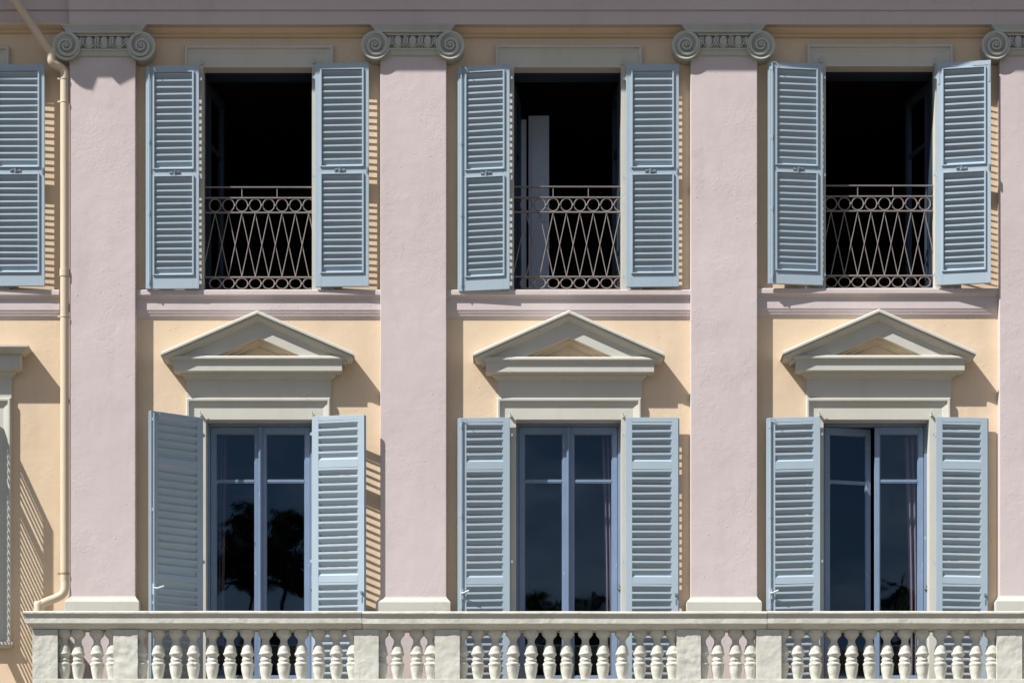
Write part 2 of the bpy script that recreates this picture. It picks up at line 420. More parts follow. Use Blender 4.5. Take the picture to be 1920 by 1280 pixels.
# ---- window surrounds
def surround(a, b, top, bot, ut, us, mat_=M_TRIM, name='window_surround'):
    """U-shaped moulded casing round an opening; ut/us = width above / beside the opening"""
    m = MB(); us_l, us_r = us
    a += .003; b -= .003; top -= .003; us_l += .003; us_r += .003; ut += .003
    prof = [(0, -REC), (0, .026), (.60, .025), (.66, .030), (.78, .038), (.84, .040), (.85, .055), (.95, .057), (1, .046), (1, 0)]
    vs = []
    for q, d in prof:
        vs += [(a - us_l * q, -d, bot), (a - us_l * q, -d, top + ut * q), (b + us_r * q, -d, top + ut * q), (b + us_r * q, -d, bot)]
    fs = []
    for i in range(len(prof) - 1):
        for k in range(3): fs.append((i * 4 + k, i * 4 + 4 + k, i * 4 + 5 + k, i * 4 + 1 + k))
    m.add(vs, fs)
    return m.build(name, mat_, villa, bevel=.0015)
U = 1 / 200
for k in range(4):
    a, b, c, d = OPEN[k]
    outer = [(-262, 19), (347, 626), (929, 1204), (1512, 1786)][k]; ot = [90, 88, 87, 86][k]
    surround(a, b, c, d, PZ(ot) - c, (a - PX(outer[0]), PX(outer[1]) - b))
lo_outer = [(-248, 22), (350, 620), (932, 1202), (1511, 1781)]
for k in range(4):
    a, b, c, d = OPEN[4 + k]
    surround(a, b, c, d, PZ(748) - c, (a - PX(lo_outer[k][0]), PX(lo_outer[k][1]) - b))
# sill of the left window
m = MB(); m.mitre([(.03, PZ(1205)), (.03, PZ(1210)), (.015, PZ(1213)), (0, PZ(1216))], PX(-246), PX(20), .05); m.build('window_sill', M_TRIM, villa)

# ---- pediments
PED = [None, (482, 583, 298, 661, 660, 663), (1067, 582.5, 887, 1248, 662, 664), (1649, 580, 1466, 1830, 660, 660)]
M_TYMP = M_CREAM
for k in range(4):
    x0, x1 = PX(lo_outer[k][0] + 1), PX(lo_outer[k][1] + 1)
    D0 = .035; dy = [0, 0, 2, -1][k]
    Zc = lambda y, p: PZ(y + dy, D0 + p)
    m = MB()
    m.mitre([(0, PZ(700 + dy)), (0, PZ(747.6 + min(dy, 0)))], x0, x1, D0)
    fr = m.build('frieze', M_TRIM, villa, bevel=.002)
    m = MB()
    prof = [(.128, Zc(666.2, .135)), (.14, Zc(668.6, .14)), (.14, Zc(672, .14)), (.134, Zc(673.5, .13)), (.122, Zc(674.5, .12)), (.114, Zc(677, .11)), (.11, Zc(678, .11)), (.11, Zc(695, .11)),
            (.055, Zc(697.5, .1)), (.05, Zc(699, .05)), (.045, Zc(702, .05)), (.03, Zc(704, .03)), (.024, Zc(707, .02)), (.014, Zc(708, .02)), (.010, Zc(711.5, .01)), (.0005, Zc(712.5, 0))]
    if k == 0:
        prof = [(.19, Zc(646, .19)), (.19, Zc(650, .19)), (.17, Zc(652, .17)), (.155, Zc(656, .15)), (.13, Zc(660, .13)), (.125, Zc(662, .13)), (.115, Zc(663, .12)), (.10, Zc(663.5, .1)), (.10, Zc(690, .1))] + [(p, z + .02) for p, z in prof[8:]]
    m.mitre(prof, x0, x1, D0)
    m.build('window_cornice', M_TRIM, villa, bevel=.0015)
    if k == 0: continue
    xc, yt, xl, xr, yl, yr = PED[k]
    PW = .19
    XC = PX(xc, .235); ZT = PZ(yt, .235)
    hw = ((PX(xr, .235) - PX(xl, .235)) / 2)
    ztip = PZ((yl + yr) / 2, .235); s = (ZT - ztip) / hw
    rake = [(PW, 0), (PW, -.019), (.168, -.022), (.170, -.027), (.172, -.040), (.155, -.056), (.133, -.070), (.127, -.080), (.110, -.083), (.106, -.112), (.03, -.114)]
    mid = (x0 + x1) / 2
    m = MB(); vs = []
    n = len(rake)
    rows = [(PW - .016, .014, 0.0), (PW - .015, .0135, None)] + [(p, h, None) for p, h in rake]
    for p, h, bk in rows:
        q = hw - (PW - p)                       # half width of this line
        zz = lambda x: ZT + h - s * x
        dd = D0 + p if bk is None else .0
        vs += [(XC - q, 0, zz(q)), (XC - q, -dd, zz(q)), (XC, -dd, zz(0)), (XC + q, -dd, zz(q)), (XC + q, 0, zz(q))]
    fs = []
    for i in range(len(rows) - 1):
        for j in range(4): fs.append((i * 5 + j, i * 5 + 5 + j, i * 5 + 6 + j, i * 5 + 1 + j))
    # soffit back to the tympanum and top to the wall
    m.add(vs, fs)
    ped = m.build('pediment', M_TRIM, villa)
    # tympanum plate with stepped triangular recess
    zb = Zc(667.5, .14)
    def tri(h_off, d, zbase):
        zt = ZT - h_off; q = (zt - zbase) / s
        return [(XC - q, -d, zbase), (XC, -d, zt), (XC + q, -d, zbase)]
    rings = [tri(.075, .139, zb - .03), tri(.218, .139, zb + .0), tri(.222, .088, zb + .002), tri(.243, .085, zb + .003), tri(.248, .050, zb + .005), tri(.268, .047, zb + .006), tri(.274, .0125, zb + .008)]
    for nm, rs, mt in (('tympanum_frame', rings[:2], M_TRIM), ('tympanum_recess', rings[1:], M_OCHRE)):
        m = MB(); vs = [v for r_ in rs for v in r_]
        fs = [(i * 3 + j, i * 3 + 3 + j, i * 3 + 3 + (j + 1) % 3, i * 3 + (j + 1) % 3) for i in range(len(rs) - 1) for j in range(3)]
        m.add(vs, fs); m.build(nm, mt, ped)
    m = MB(); t = tri(.272, .012, zb + .007); m.add(t, [(0, 2, 1)]); m.build('tympanum', M_CREAM, ped)

# ---- shutters
def make_shutter(kind, xh, xo, yth, yto, ybot, dh, do_, label=None, rod=False, lever=False, latch=True, plates=False, drop_=None):
    H = Vector((PX(xh, dh), -dh, PZ(yth, dh))); O = Vector((PX(xo, do_), -do_, 0))
    W = math.hypot(O.x - H.x, O.y - H.y); sx = 1 if xo > xh else -1
    hgt = H.z - PZ(ybot, dh) if ybot < 1300 else H.z - FLOOR1 - .03
    zo = PZ(yto, do_); sag = math.atan2(zo - H.z, W)
    sag = max(-R(3.2), min(R(3.2), sag))
    T = .028
    fr = MB(); SW = .056 if kind == 'up' else .062
    st0, st1 = SW, W - SW            # inner clear x
    if rod: st1 = W - SW - .012
    if kind == 'up': panels = [(.063, .96), (1.045, hgt - .122)] ; panels = [(hgt * .030, hgt * .463), (hgt * .4975, hgt * .938)]
    elif hgt < 2.3: panels = [(.045, .41), (.475, hgt - .12)]
    else: panels = [(.045, .415), (.485, 1.495), (1.555, hgt - .16)]
    def bx(m, u0, u1, t0, t1, z0, z1): # z measured down from the top
        m.box(sx * u0, sx * u1, -t1, -t0, -z0, -z1)   # depth d = -t (t>0 towards the wall)
    bx(fr, 0, st0, 0, T, 0, hgt); bx(fr, st1, W, 0, T, 0, hgt)
    zs = [0] + [v for p in panels for v in p] + [hgt]
    for i in range(0, len(zs), 2): bx(fr, st0, st1, .0006, T - .0006, zs[i], zs[i + 1])
    B = .014
    for (z0, z1) in panels:
        if kind == 'up':   # raised bead round each panel
            bx(fr, st0 - .010, st0 + .006, -B, -.0004, z0 - .008, z1 + .008); bx(fr, st1 - .006, st1 + .010, -B, -.0004, z0 - .008, z1 + .008)
            bx(fr, st0 + .006, st1 - .006, -B + .0008, -.0004, z0 - .008, z0 + .004); bx(fr, st0 + .006, st1 - .006, -B + .0008, -.0004, z1 - .004, z1 + .008)
        else:              # chamfered rebate
            bx(fr, st0 + .0005, st0 + .008, .008, T - .002, z0, z1); bx(fr, st1 - .008, st1 - .0005, .008, T - .002, z0, z1)
    if rod or kind == 'lo':      # rebated meeting edge
        bx(fr, W + .0004, W + .010, .012, T, .004, hgt - .004)
    f = fr.build('shutter', M_BLUE, villa, bevel=.0022)
    f.location = H
    ang = math.atan2(O.y - H.y, O.x - H.x) if sx > 0 else math.atan2(-(O.y - H.y), -(O.x - H.x))
    f.rotation_euler = (0, 0, ang)
    if label: f['label'] = label
    pitch, th, drop = (.0612, .0180, .039) if kind == 'up' else (.0690, .0215, .0425)
    if drop_: drop = drop_
    for (z0, z1) in panels:
        m = MB(); n = max(1, round((z1 - z0 - .02) / pitch)); pt = (z1 - z0 - .016) / n
        for i in range(n + 1):
            zt = z0 + .004 + i * pt + random.uniform(-.0012, .0012)
            if i == n: break
            j = random.uniform(-.0015, .0015); tilt = random.uniform(-.0016, .0016)
            # front edge top, front edge bottom, back bottom, back top (t depth, z down)
            pr = [(.0015, zt), (.0, zt + .003), (.0, zt + th - .003), (.0015, zt + th), (T - .003, max(z0 - .012, min(zt + th + drop + j, z1 + .012))), (T - .003, max(z0 - .012, min(zt + drop + j, z1 + .0)))]
            u0, u1 = st0 - .003, st1 + .003; k = len(pr)
            vs = [(sx * u0, t, -z - tilt) for t, z in pr] + [(sx * u1, t, -z + tilt) for t, z in pr]
            m.add(vs, [(q, (q + 1) % k, (q + 1) % k + k, q + k) for q in range(k)] + [tuple(range(k)), tuple(range(k, 2 * k))])
        if drop > 0:  # weather board at the foot of the panel
            vs = [(sx * st0, .004, -z1 + .003), (sx * st1, .004, -z1 + .003), (sx * st1, T - .004, -z1 + .03), (sx * st0, T - .004, -z1 + .03), (sx * st0, T - .004, -z1), (sx * st1, T - .004, -z1)]
            m.add(vs, [(0, 1, 2, 3), (0, 3, 4), (1, 5, 2), (0, 4, 5, 1), (3, 2, 5, 4)])
        m.build('louvre_panel', M_BLUE, f)
    if latch and kind == 'up':
        zc = (panels[0][1] + panels[1][0]) / 2; uc = W * .46; m = MB()
        bx(m, uc - .05, uc - .024, -.006, -.0004, zc - .012, zc + .013); bx(m, uc + .024, uc + .05, -.006, -.0004, zc - .012, zc + .013)
        m.tube([(sx * (uc - .045), -.012, -zc), (sx * (uc - .01), -.016, -zc + .008), (sx * (uc + .015), -.02, -zc - .012), (sx * (uc + .045), -.012, -zc - .004)], .0045, 6)
        bx(m, uc - .006, uc + .006, -.022, -.004, zc - .018, zc + .014)
        m.build('latch', M_HARD, f)
    if rod:
        m = MB(); ur = W - .026
        m.tube([(sx * ur, -.013, -.02), (sx * ur, -.013, -hgt + .02)], .0062, 8)
        for q in (.03, .34, .66, .97):
            bx(m, ur - .014, ur + .014, -.012, -.0004, hgt * q - .014, hgt * q + .014)
        m.build('espagnolette_bolt', M_BLUE, f)
        m = MB(); m.tube([(sx * ur, -.016, -.012), (sx * (ur - .03), -.03, -.016), (sx * (ur - .055), -.045, -.05), (sx * (ur - .062), -.045, -.075)], .004, 6)
        m.build('hook', M_HARD, f)
    if lever:
        m = MB(); ur = W - .03; zl = 1.645
        m.tube([(sx * ur, -.014, -zl + .01), (sx * (ur - .012), -.035, -zl + .002), (sx * (ur - .07), -.065, -zl + .022)], [.010, .009, .010], 8)
        bx(m, ur - .012, ur + .012, -.014, -.0004, zl - .05, zl + .05)
        m.build('lever_handle', M_LEVER, f)
    if kind == 'lo' and not rod:
        m = MB(); ur = W - .022; zl = 1.655
        bx(m, ur - .012, ur + .010, -.02, -.0004, zl - .012, zl + .012); bx(m, ur - .004, ur + .004, -.005, -.0004, zl + .04, zl + .09)
        m.build('keeper', M_HARD, f)
    if kind == 'up' and not rod:
        m = MB(); zc = panels[0][1] + .012; ur = W - .012
        bx(m, ur - .010, ur + .014, -.012, -.0004, zc, zc + .05); bx(m, ur - .003, ur + .006, -.02, -.012, zc + .01, zc + .07)
        m.build('keeper', M_HARD, f)
    if plates:      # corner braces
        for u0, sgn in ((.018, 1), (W - .018, -1)):
            m = MB(); bx(m, u0 - .008, u0 + .008, -.004, -.0004, .03, .20); bx(m, u0 + sgn * .008, u0 + sgn * .15, -.004, -.0004, .03, .045)
            m.build('corner_brace', M_BLUE, f)
    # hinge pins on the surround
    for q in (.06, .5, .95):
        m = MB(); zc = -hgt * q
        m.tube([(-sx * .003, .010, zc - .022), (-sx * .003, .010, zc + .022)], .006, 8)
        m.box(-sx * .026, -sx * .003, -.02, -.010, zc - .012, zc + .012)
        m.build('hinge', M_BLUE, f)
    sh = Matrix.Identity(4); sh[2][0] = math.tan(sag) * sx          # a dropped leaf: rails lean, stiles stay upright
    for o_ in [f] + list(f.children): o_.data.transform(sh)
    return f
S = make_shutter
S('up', -17, 83.5, 121, 120.5, 536, .092, .108)
S('up', 373, 275, 122.5, 123.5, 540.5, .098, .095, rod=True)
S('up', 591, 691.5, 118.5, 117, 537.5, .092, .108)
S('up', 955.5, 860, 120, 125, 541.5, .105, .082, rod=True, label='pale blue louvred shutter sagging slightly towards the wall')
S('up', 1174, 1273, 121, 120, 538, .082, .084)
S('up', 1543, 1442.5, 119.5, 115.5, 534.5, .092, .13, rod=True)
S('up', 1756.5, 1858, 118.5, 112.5, 534.5, .088, .165, plates=True, label='pale blue louvred shutter with corner braces, standing off the wall')
S('lo', 381, 283, 783, 769, 1330, .085, .385, rod=True, lever=True, drop_=.047, label='tall louvred shutter swung well out from the wall, its face in shade')
S('lo', 585.5, 683, 780, 776.5, 1330, .085, .22, label='tall louvred shutter standing partly off the wall, casting striped shadow')
S('lo', 956, 860, 782, 783, 1330, .09, .092, rod=True, lever=True)
S('lo', 1173, 1272, 782, 782, 1330, .088, .092)
S('lo', 1538, 1439, 780.5, 783, 1330, .095, .082, rod=True, lever=True)
S('lo', 1755, 1852, 781, 783, 1330, .08, .08)
S('lo', -8, -80, 783, 762, 1205, .07, .50, drop_=-.0405, label='half closed shutter at the left edge casting striped shadow')

# tie-back hooks on the surrounds
for x, y in ((378, 775), (588, 775), (959, 777), (1171, 778), (1539, 775), (1749, 775), (379, 116), (590, 114), (1168, 117), (1541, 112), (1754, 116)):
    m = MB(); X, Z = PX(x, .06), PZ(y, .06)
    m.tube([(X - .012, -.036, Z + .0), (X - .012, -.062, Z + .005), (X - .011, -.066, Z + .03), (X, -.066, Z + .044), (X + .011, -.066, Z + .032), (X + .012, -.066, Z - .01)], .0035, 6)
    m.box(X - .018, X + .0, .02, .055, Z - .018, Z + .004)
    m.build('hook', M_TRIM, villa)

# ---- french windows of the lower floor
def leaf(m, g, u0, u1, z0, z1, st, top, bot, bar, t=.045, sx=1, q0=0):
    """one casement: frame boxes into m, glass into g; u = along the leaf, t = thickness, local coords"""
    m.box(sx * u0, sx * (u0 + st[0]), q0 - t, q0, z0, z1); m.box(sx * (u1 - st[1]), sx * u1, q0 - t, q0, z0, z1)
    a, b = u0 + st[0], u1 - st[1]
    m.box(sx * a, sx * b, q0 - t + .001, q0 - .001, z1 - top, z1); m.box(sx * a, sx * b, q0 - t + .001, q0 - .001, z0, z0 + bot)
    m.box(sx * a, sx * b, q0 - t + .008, q0 - .006, bar - .0075, bar + .0075)
    for (zz0, zz1) in ((z0 + bot, bar - .009), (bar + .009, z1 - top)):
        e = .008
        for (ua, ub, za, zb) in ((a, a + e, zz0, zz1), (b - e, b, zz0, zz1), (a + e, b - e, zz1 - e, zz1), (a + e, b - e, zz0, zz0 + e)):
            m.box(sx * ua, sx * ub, q0 - t + .012, q0 - .009, za, zb)
    y = -(q0 - t * .55)
    for (za, zb) in ((z0 + bot, bar - .009), (bar + .009, z1 - top)):
        g.append([(sx * a, y, za), (sx * b, y, za), (sx * b, y, zb), (sx * a, y, zb)])
LOWL = [None, (390, 484, 491, 585), (970.5, 1062, 1070, 1163), (1547, 1638, 1641, 1740)]
for k in range(1, 4):
    a, b, c, d = OPEN[4 + k]; D = -REC
    m = MB(); zt = PZ(793, D)
    m.box(a - .02, a + .028, D - .07, D + .004, FLOOR1, c + .02); m.box(b - .028, b + .02, D - .07, D + .004, FLOOR1, c + .02); m.box(a + .028, b - .028, D - .07, D + .002, c - .03, c + .02)
    m.box(a + .028, b - .028, D - .07, D - .0, FLOOR1, FLOOR1 + .04)
    fw = m.build('french_window', M_DOOR, villa, bevel=.003)
    mid = (a + b) / 2 + (.00)
    z0, z1 = FLOOR1 + .045, c - .034; bar = PZ(901, D)
    bot = PZ(1266, D) - z0; top = z1 - PZ(812, D)
    for side, sx in (('l', 1), ('r', -1)):
        hinge = a + .032 if sx > 0 else b - .032
        wd = abs(mid - hinge) - (.006 if sx > 0 else .006)
        ms = MB(); gl = []
        ang = 0
        if k == 3 and sx > 0: ang = R(13)
        if k == 1 and sx > 0: ang = R(.5)
        if k == 2 and sx < 0: ang = R(-.3)
        leaf(ms, gl, 0, wd, z0, z1, (.048, .045), top, bot, bar, .045, sx)
        cs = ms.build('casement', M_DOOR, fw, bevel=.0025); cs.location = (hinge, -D + .012, 0); cs.rotation_euler = (0, 0, ang)
        for gq in gl:
            gm = MB(); gm.add(gq, [(0, 1, 2, 3)]); p = gm.build('pane', M_GLASS, fw); p.location = cs.location; p.rotation_euler = cs.rotation_euler
    # astragal on the meeting stile and bolt
    m = MB()
    m.box(mid - .016, mid + .018, D - .008, D + .012, z0 + .01, z1 - .004); 
    m.tube([(mid - .0, -D - .016, z0 + .1), (mid - .0, -D - .016, z1 - .06)], .006, 6)
    if k != 3: m.build('astragal', M_DOOR, fw, bevel=.002)
    m = MB(); X = b - .02; Z = PZ(1100, D)
    m.box(X - .008, X + .008, D + .004, D + .02, Z - .025, Z + .025); m.tube([(X, -D - .02, Z), (X + .012, -D - .03, Z - .03)], .005, 6); m.build('catch', M_HARD, fw)

# left window of the lower floor (only its right edge shows)
a, b, c, d = OPEN[4]; m = MB(); D = -REC
m.box(a, b, D - .06, D, c - .06, c); m.box(a, b, D - .06, D, d, d + .07); m.box(b - .06, b, D - .06, D - .001, d + .07, c - .06); m.box(a, a + .06, D - .06, D - .001, d + .07, c - .06); m.box((a + b) / 2 - .04, (a + b) / 2 + .04, D - .06, D - .001, d + .07, c - .06)
fw = m.build('casement_window', M_DOOR, villa); gm = MB(); gm.box(a + .06, b - .06, D - .034, D - .03, d + .07, c - .06); gm.build('pane', M_GLASS, fw)

# ---- open casements of the upper floor
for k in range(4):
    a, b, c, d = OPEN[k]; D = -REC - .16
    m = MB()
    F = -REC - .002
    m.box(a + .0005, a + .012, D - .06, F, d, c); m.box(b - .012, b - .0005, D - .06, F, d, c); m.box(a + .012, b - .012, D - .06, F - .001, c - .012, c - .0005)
    fw = m.build('window_frame', M_INNER_SHADE, villa, bevel=.002)
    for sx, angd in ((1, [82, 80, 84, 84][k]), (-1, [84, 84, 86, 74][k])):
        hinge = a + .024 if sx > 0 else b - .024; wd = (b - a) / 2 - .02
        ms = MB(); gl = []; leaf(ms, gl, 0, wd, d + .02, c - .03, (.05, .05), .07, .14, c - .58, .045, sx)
        cs = ms.build('casement', M_INNER_SHADE, fw, bevel=.0025); cs.location = (hinge, -D + .07, 0); cs.rotation_euler = (0, 0, sx * R(angd))
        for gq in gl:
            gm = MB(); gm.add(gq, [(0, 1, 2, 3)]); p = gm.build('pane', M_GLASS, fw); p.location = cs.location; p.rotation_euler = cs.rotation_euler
# plain inner shutter leaf standing open behind the middle window
m = MB(); D = -.85
m.box(PX(991, D), PX(1029.5, D) , D - .03, D, PZ(548, D), PZ(217, D)); m.box(PX(1015, D), PX(1023, D), D, D + .012, PZ(416, D), PZ(398, D)); m.box(PX(996, D), PX(1008, D), D, D + .008, PZ(535, D), PZ(235, D))
m.box(PX(973, D), PX(987, D), D - .06, D - .03, PZ(548, D), PZ(222, D))
m.build('inner_shutter', M_PANEL, villa, bevel=.003)

# ------------------------------------------------------------------ wrought-iron window guards
RL = [('brown wrought-iron guard rail with rings and diamonds, across the leftmost open upper window', 1),
      ('wrought-iron guard rail with rings and diamonds, below the grey panel inside the middle window', 2),
      ('brown wrought-iron guard rail with rings and diamonds, across the rightmost open upper window', 3)]
for lab, k in RL:
    a, b, c, d = OPEN[k]; D = -.085; dy = [0, 0, -1, -3][k]; x0 = [0, 403.5, 987, 1558][k]
    root = empty('window_guard', ((a + b) / 2, .085, PZ(543 + dy, D)))
    tag(root, lab, 'railing', 'wrought-iron window guards')
    o = Vector(root.location)
    L = lambda x, y, dd=0: Vector((PX(x, D) - o.x, dd, PZ(y + dy, D) - o.z))
    xa, xb = a - o.x, b - o.x
    def bar(y, hh, t, nm):
        m = MB(); z = PZ(y + dy, D) - o.z; m.box(xa, xb, -t / 2, t / 2, z - hh / 2, z + hh / 2); m.build(nm, M_IRON, root, bevel=.0012)
    bar(351.5, .011, .022, 'top_rail'); bar(371.5, .013, .020, 'rail'); bar(399, .013, .020, 'rail'); bar(520, .013, .020, 'rail'); bar(543.5, .009, .018, 'rail')
    m = MB()
    for x in (x0 + 50, x0 + 116): z0_, z1_ = L(0, 371).z + .006, L(0, 352).z - .005; X = L(x, 0).x; m.box(X - .004, X + .004, -.004, .004, z0_, z1_)
    m.build('upright', M_IRON, root)
    xs = [x0 + 25.1 * i for i in range(-1, 9)]
    xs = [x for x in xs if PX(x, D) - .058 > a - .03 and PX(x, D) + .058 < b + .06]
    for (ya, yb) in ((371.5, 399), (520, 543.5)):
        m = MB(); yc = (ya + yb) / 2; ry = (PZ(ya, D) - PZ(yb, D)) / 2 - .010; rx = .0545
        for i, x in enumerate(xs):
            C_ = L(x, yc)
            pts = []
            for j in range(28):
                t = 2 * math.pi * j / 28; pts.append((min(C_.x + rx * math.cos(t), xb - .004), 0, C_.z + ry * math.sin(t)))
            m.tube(pts, .0064, 6, True)
            if i: 
                X = L(x - 12.55, yc).x; m.tube([(X, 0, C_.z - .008), (X, 0, C_.z + .008)], .014, 8)
        m.build('ring_row', M_IRON, root)
    m = MB(); zt, zb = L(0, 399).z - .006, L(0, 520).z + .006
    for i, x in enumerate(xs):
        X = L(x, 0).x; P = 25.1 / 200 * 1.0046
        for sgn, yy in ((1, .003), (-1, -.003)):
            X2 = X + sgn * P; z2 = zb
            if X2 > xb: f_ = (xb - X) / (X2 - X); X2 = xb; z2 = zt + (zb - zt) * f_
            if X2 < xa: f_ = (xa - X) / (X2 - X); X2 = xa; z2 = zt + (zb - zt) * f_
            m.tube([(X, yy, zt), (X2, yy, z2)], .0052, 6)
    m.build('lattice', M_IRON, root)

# ------------------------------------------------------------------ downpipe
dp = empty('drainpipe', (PX(121, .09), -.09, FLOOR1))
tag(dp, 'cream painted metal drainpipe running down beside the leftmost pilaster, bent at top and foot', 'drainpipe')
o = Vector(dp.location)
def P3(x, y, d): return Vector((PX(x, d), -d, PZ(y, d))) - o
pr = .040
path = [P3(121, y, .09) for y in (150, 300, 520, 800, 1075)]
def smooth_path(pts, n=6):
    out = []
    for i in range(len(pts) - 1):
        p0, p1, p2, p3 = pts[max(i - 1, 0)], pts[i], pts[i + 1], pts[min(i + 2, len(pts) - 1)]
        for j in range(n):
            t = j / n
            out.append(.5 * ((2 * p1) + (-p0 + p2) * t + (2 * p0 - 5 * p1 + 4 * p2 - p3) * t * t + (-p0 + 3 * p1 - 3 * p2 + p3) * t ** 3))
    out.append(pts[-1]); return out
m = MB(); m.tube([P3(121, 143, .09), P3(121, 1090, .09)], pr, 20); m.build('pipe', M_PIPE, dp)
m = MB(); m.tube(smooth_path([P3(121, 1088, .09), P3(121, 1104, .095), P3(116, 1114, .10), P3(104, 1121, .11), P3(88, 1127, .13), P3(76, 1134, .15), P3(71, 1146, .16), P3(71, 1330, .16)]), pr * .98, 20); m.build('foot_bend', M_PIPE, dp)
m = MB(); m.tube(smooth_path([P3(96, 92, .15), P3(96, 108, .15), P3(98, 117, .145), P3(107, 123, .125), P3(116, 129, .10), P3(121, 137, .09), P3(121, 150, .09)]), pr, 20); m.build('swan_neck', M_PIPE, dp)
m = MB(); m.tube([P3(94, 98, .15), P3(-22, -72, .30)], pr * .95, 20); m.build('upper_pipe', M_PIPE, dp)
m = MB(); m.tube([P3(121, 505, .09), P3(121, 519, .09)], pr * 1.14, 20); m.build('pipe_joint', M_PIPE, dp)
for y in (149, 192, 594, 1075):
    m = MB(); m.tube([P3(121, y - 1.2, .09), P3(121, y + 1.2, .09)], pr * 1.1, 20); m.box(-.062, -.03, -.0, .02, P3(0, y, .09).z - .008, P3(0, y, .09).z + .008); m.build('pipe_clip', M_PIPE if y < 500 else M_RUST if y > 1000 else M_PIPE, dp)
m = MB(); m.tube([P3(94, 95, .15), P3(95, 97, .15)], pr * 1.12, 20); m.build('pipe_clip', M_PIPE, dp)

def shadow_plate(name, pts, d=.765, t=.03):
    # unseen plate added above the view, cut to shadow the first pilaster
    V = []
    for dd in (d, d - t):
        for x, y in pts: V.append((PX(x, .1) - KX * (d - .1) - o.x, -dd - o.y, PZ(y, .1) + KY * (d - .1) - o.z))
    n = len(pts); m = MB(); m.add(V, [tuple(range(n)), tuple(range(2 * n - 1, n - 1, -1))] + [(i, (i + 1) % n, (i + 1) % n + n, i + n) for i in range(n)])
    m.build(name, M_PIPE, dp)
shadow_plate('shadow_plate_left', [(118, 120), (124, 138), (146, 160), (160, 168), (174, 170), (178, 162), (184, 146), (188, 120)])  # added plate, outlined by the shadow it has to cast
shadow_plate('shadow_plate_right', [(198, 120), (206, 140), (216, 152), (225, 161), (240, 153), (262, 142), (266, 120)])  # second added plate, for the right-hand part of that shadow
# ------------------------------------------------------------------ balcony with balustrade
bal = empty('balcony_balustrade', (PX(960, .9), -.9, FLOOR1))
tag(bal, 'off-white weathered stone balustrade with turned balusters along the balcony', 'balustrade')
o = Vector(bal.location); DB = .9
def bx_(m, x0, x1, d0, d1, z0, z1): m.box(x0 - o.x, x1 - o.x, d0 + o.y, d1 + o.y, z0 - o.z, z1 - o.z)
zr = lambda y: PZ(y, DB)
XL = PX(61, DB)
# handrail: three lengths, moulded
HP = [(.126, 1147.6), (.138, 1149.8), (.138, 1152.5), (.130, 1154.5), (.122, 1158.5), (.120, 1159.5), (.118, 1161), (.118, 1170.5), (.105, 1172), (.088, 1175.5), (.075, 1177), (.072, 1179)]
segs = [(XL - .0, PX(679.5, DB) - .002), (PX(679.5, DB) + .002, PX(1437.5, DB) - .002), (PX(1437.5, DB) + .002, 7.0)]
for i, (xa, xb) in enumerate(segs):
    m = MB(); prof = [(DB - .0 + (p - .06), zr(y + (0 if i != 2 else -.5) + (-.7 if i == 0 else 0)) ) for p, y in HP]
    back = [(DB - .06 - p - .06, z) for (p, y), (_, z) in zip(HP, prof)]
    full = prof + back[::-1]
    n = len(full); nx = max(2, int((xb - xa) / .25)); vs = []
    for j in range(nx + 1):
        X = xa + (xb - xa) * j / nx
        wob = .0022 * noise.noise(Vector((X * 1.3, i, 0)))
        for q, (dd, z) in enumerate(full):
            ex = -(HP[q][0] - .06) if (j == 0 and i == 0 and q < len(HP)) else (-(HP[2 * len(HP) - 1 - q][0] - .06) if (j == 0 and i == 0) else 0)
            vs.append((X + ex - o.x, -dd - o.y + wob * .5, z - o.z + wob))
    fs = [(j * n + q, j * n + (q + 1) % n, (j + 1) * n + (q + 1) % n, (j + 1) * n + q) for j in range(nx) for q in range(n)]
    fs += [tuple(range(n)), tuple(range(nx * n, nx * n + n))]
    m.add(vs, fs); m.build('handrail', M_STONE, bal, bevel=.003)
# return rail from the left corner to the wall
m = MB()
bx_(m, XL - .055, XL + .14, .02, DB - .19, zr(1172), zr(1151)); bx_(m, XL - .03, XL + .12, .02, DB - .20, zr(1179), zr(1172) - .001); m.build('return_rail', M_STONE, bal, bevel=.008)
ztop = zr(1179.5); zpl = FLOOR1 + .16
m = MB(); bx_(m, XL + .01, 7.0, DB - .17, DB + .01, FLOOR1, zpl); m.build('plinth', M_STONE, bal, bevel=.006)
def stone_block(m, x0, x1, d0, d1, z0, z1, seed, amp=.006):
    """box with a subdivided, uneven skin"""
    nx, nz = 10, 24
    for face in range(3):
        vs = []; 
        for i in range(nz + 1):
            for j in range(nx + 1):
                u, v = j / nx, i / nz; z = z0 + (z1 - z0) * v
                if face == 0: X, d_, ax = x0 + (x1 - x0) * u, d1, 1
                elif face == 1: X, d_, ax = x1, d1 + (d0 - d1) * u, 0
                else: X, d_, ax = x0, d0 + (d1 - d0) * u, 0
                q = noise.noise(Vector((X * 16 + seed, d_ * 16, z * 16))) + .6 * noise.noise(Vector((X * 45 + seed, d_ * 45, z * 45)))
                q2 = noise.noise(Vector((seed, d_ * 14, z * 20)))
                edge = 1.0
                X2 = X + amp * .5 * noise.noise(Vector((seed + 3, z * 22, d_ * 9))); d2 = d_ + amp * .5 * noise.noise(Vector((seed + 9 + X * 12, z * 18, d_ * 12)))
                if face == 0: d2 += amp * .6 * q * (1 if 0 < j < nx else 0)
                vs.append((X2 - o.x, -d2 - o.y, z - o.z))
        m.add(vs, [(i * (nx + 1) + j, i * (nx + 1) + j + 1, (i + 1) * (nx + 1) + j + 1, (i + 1) * (nx + 1) + j) for i in range(nz) for j in range(nx)], True)
    bx_(m, x0 + .008, x1 - .008, d0, d1 - .012, z0, z1)
PIERS = [(61, 108), (212.5, 258), (664, 710), (815, 862), (1269, 1314), (1418, 1465), (1869, 1916)]
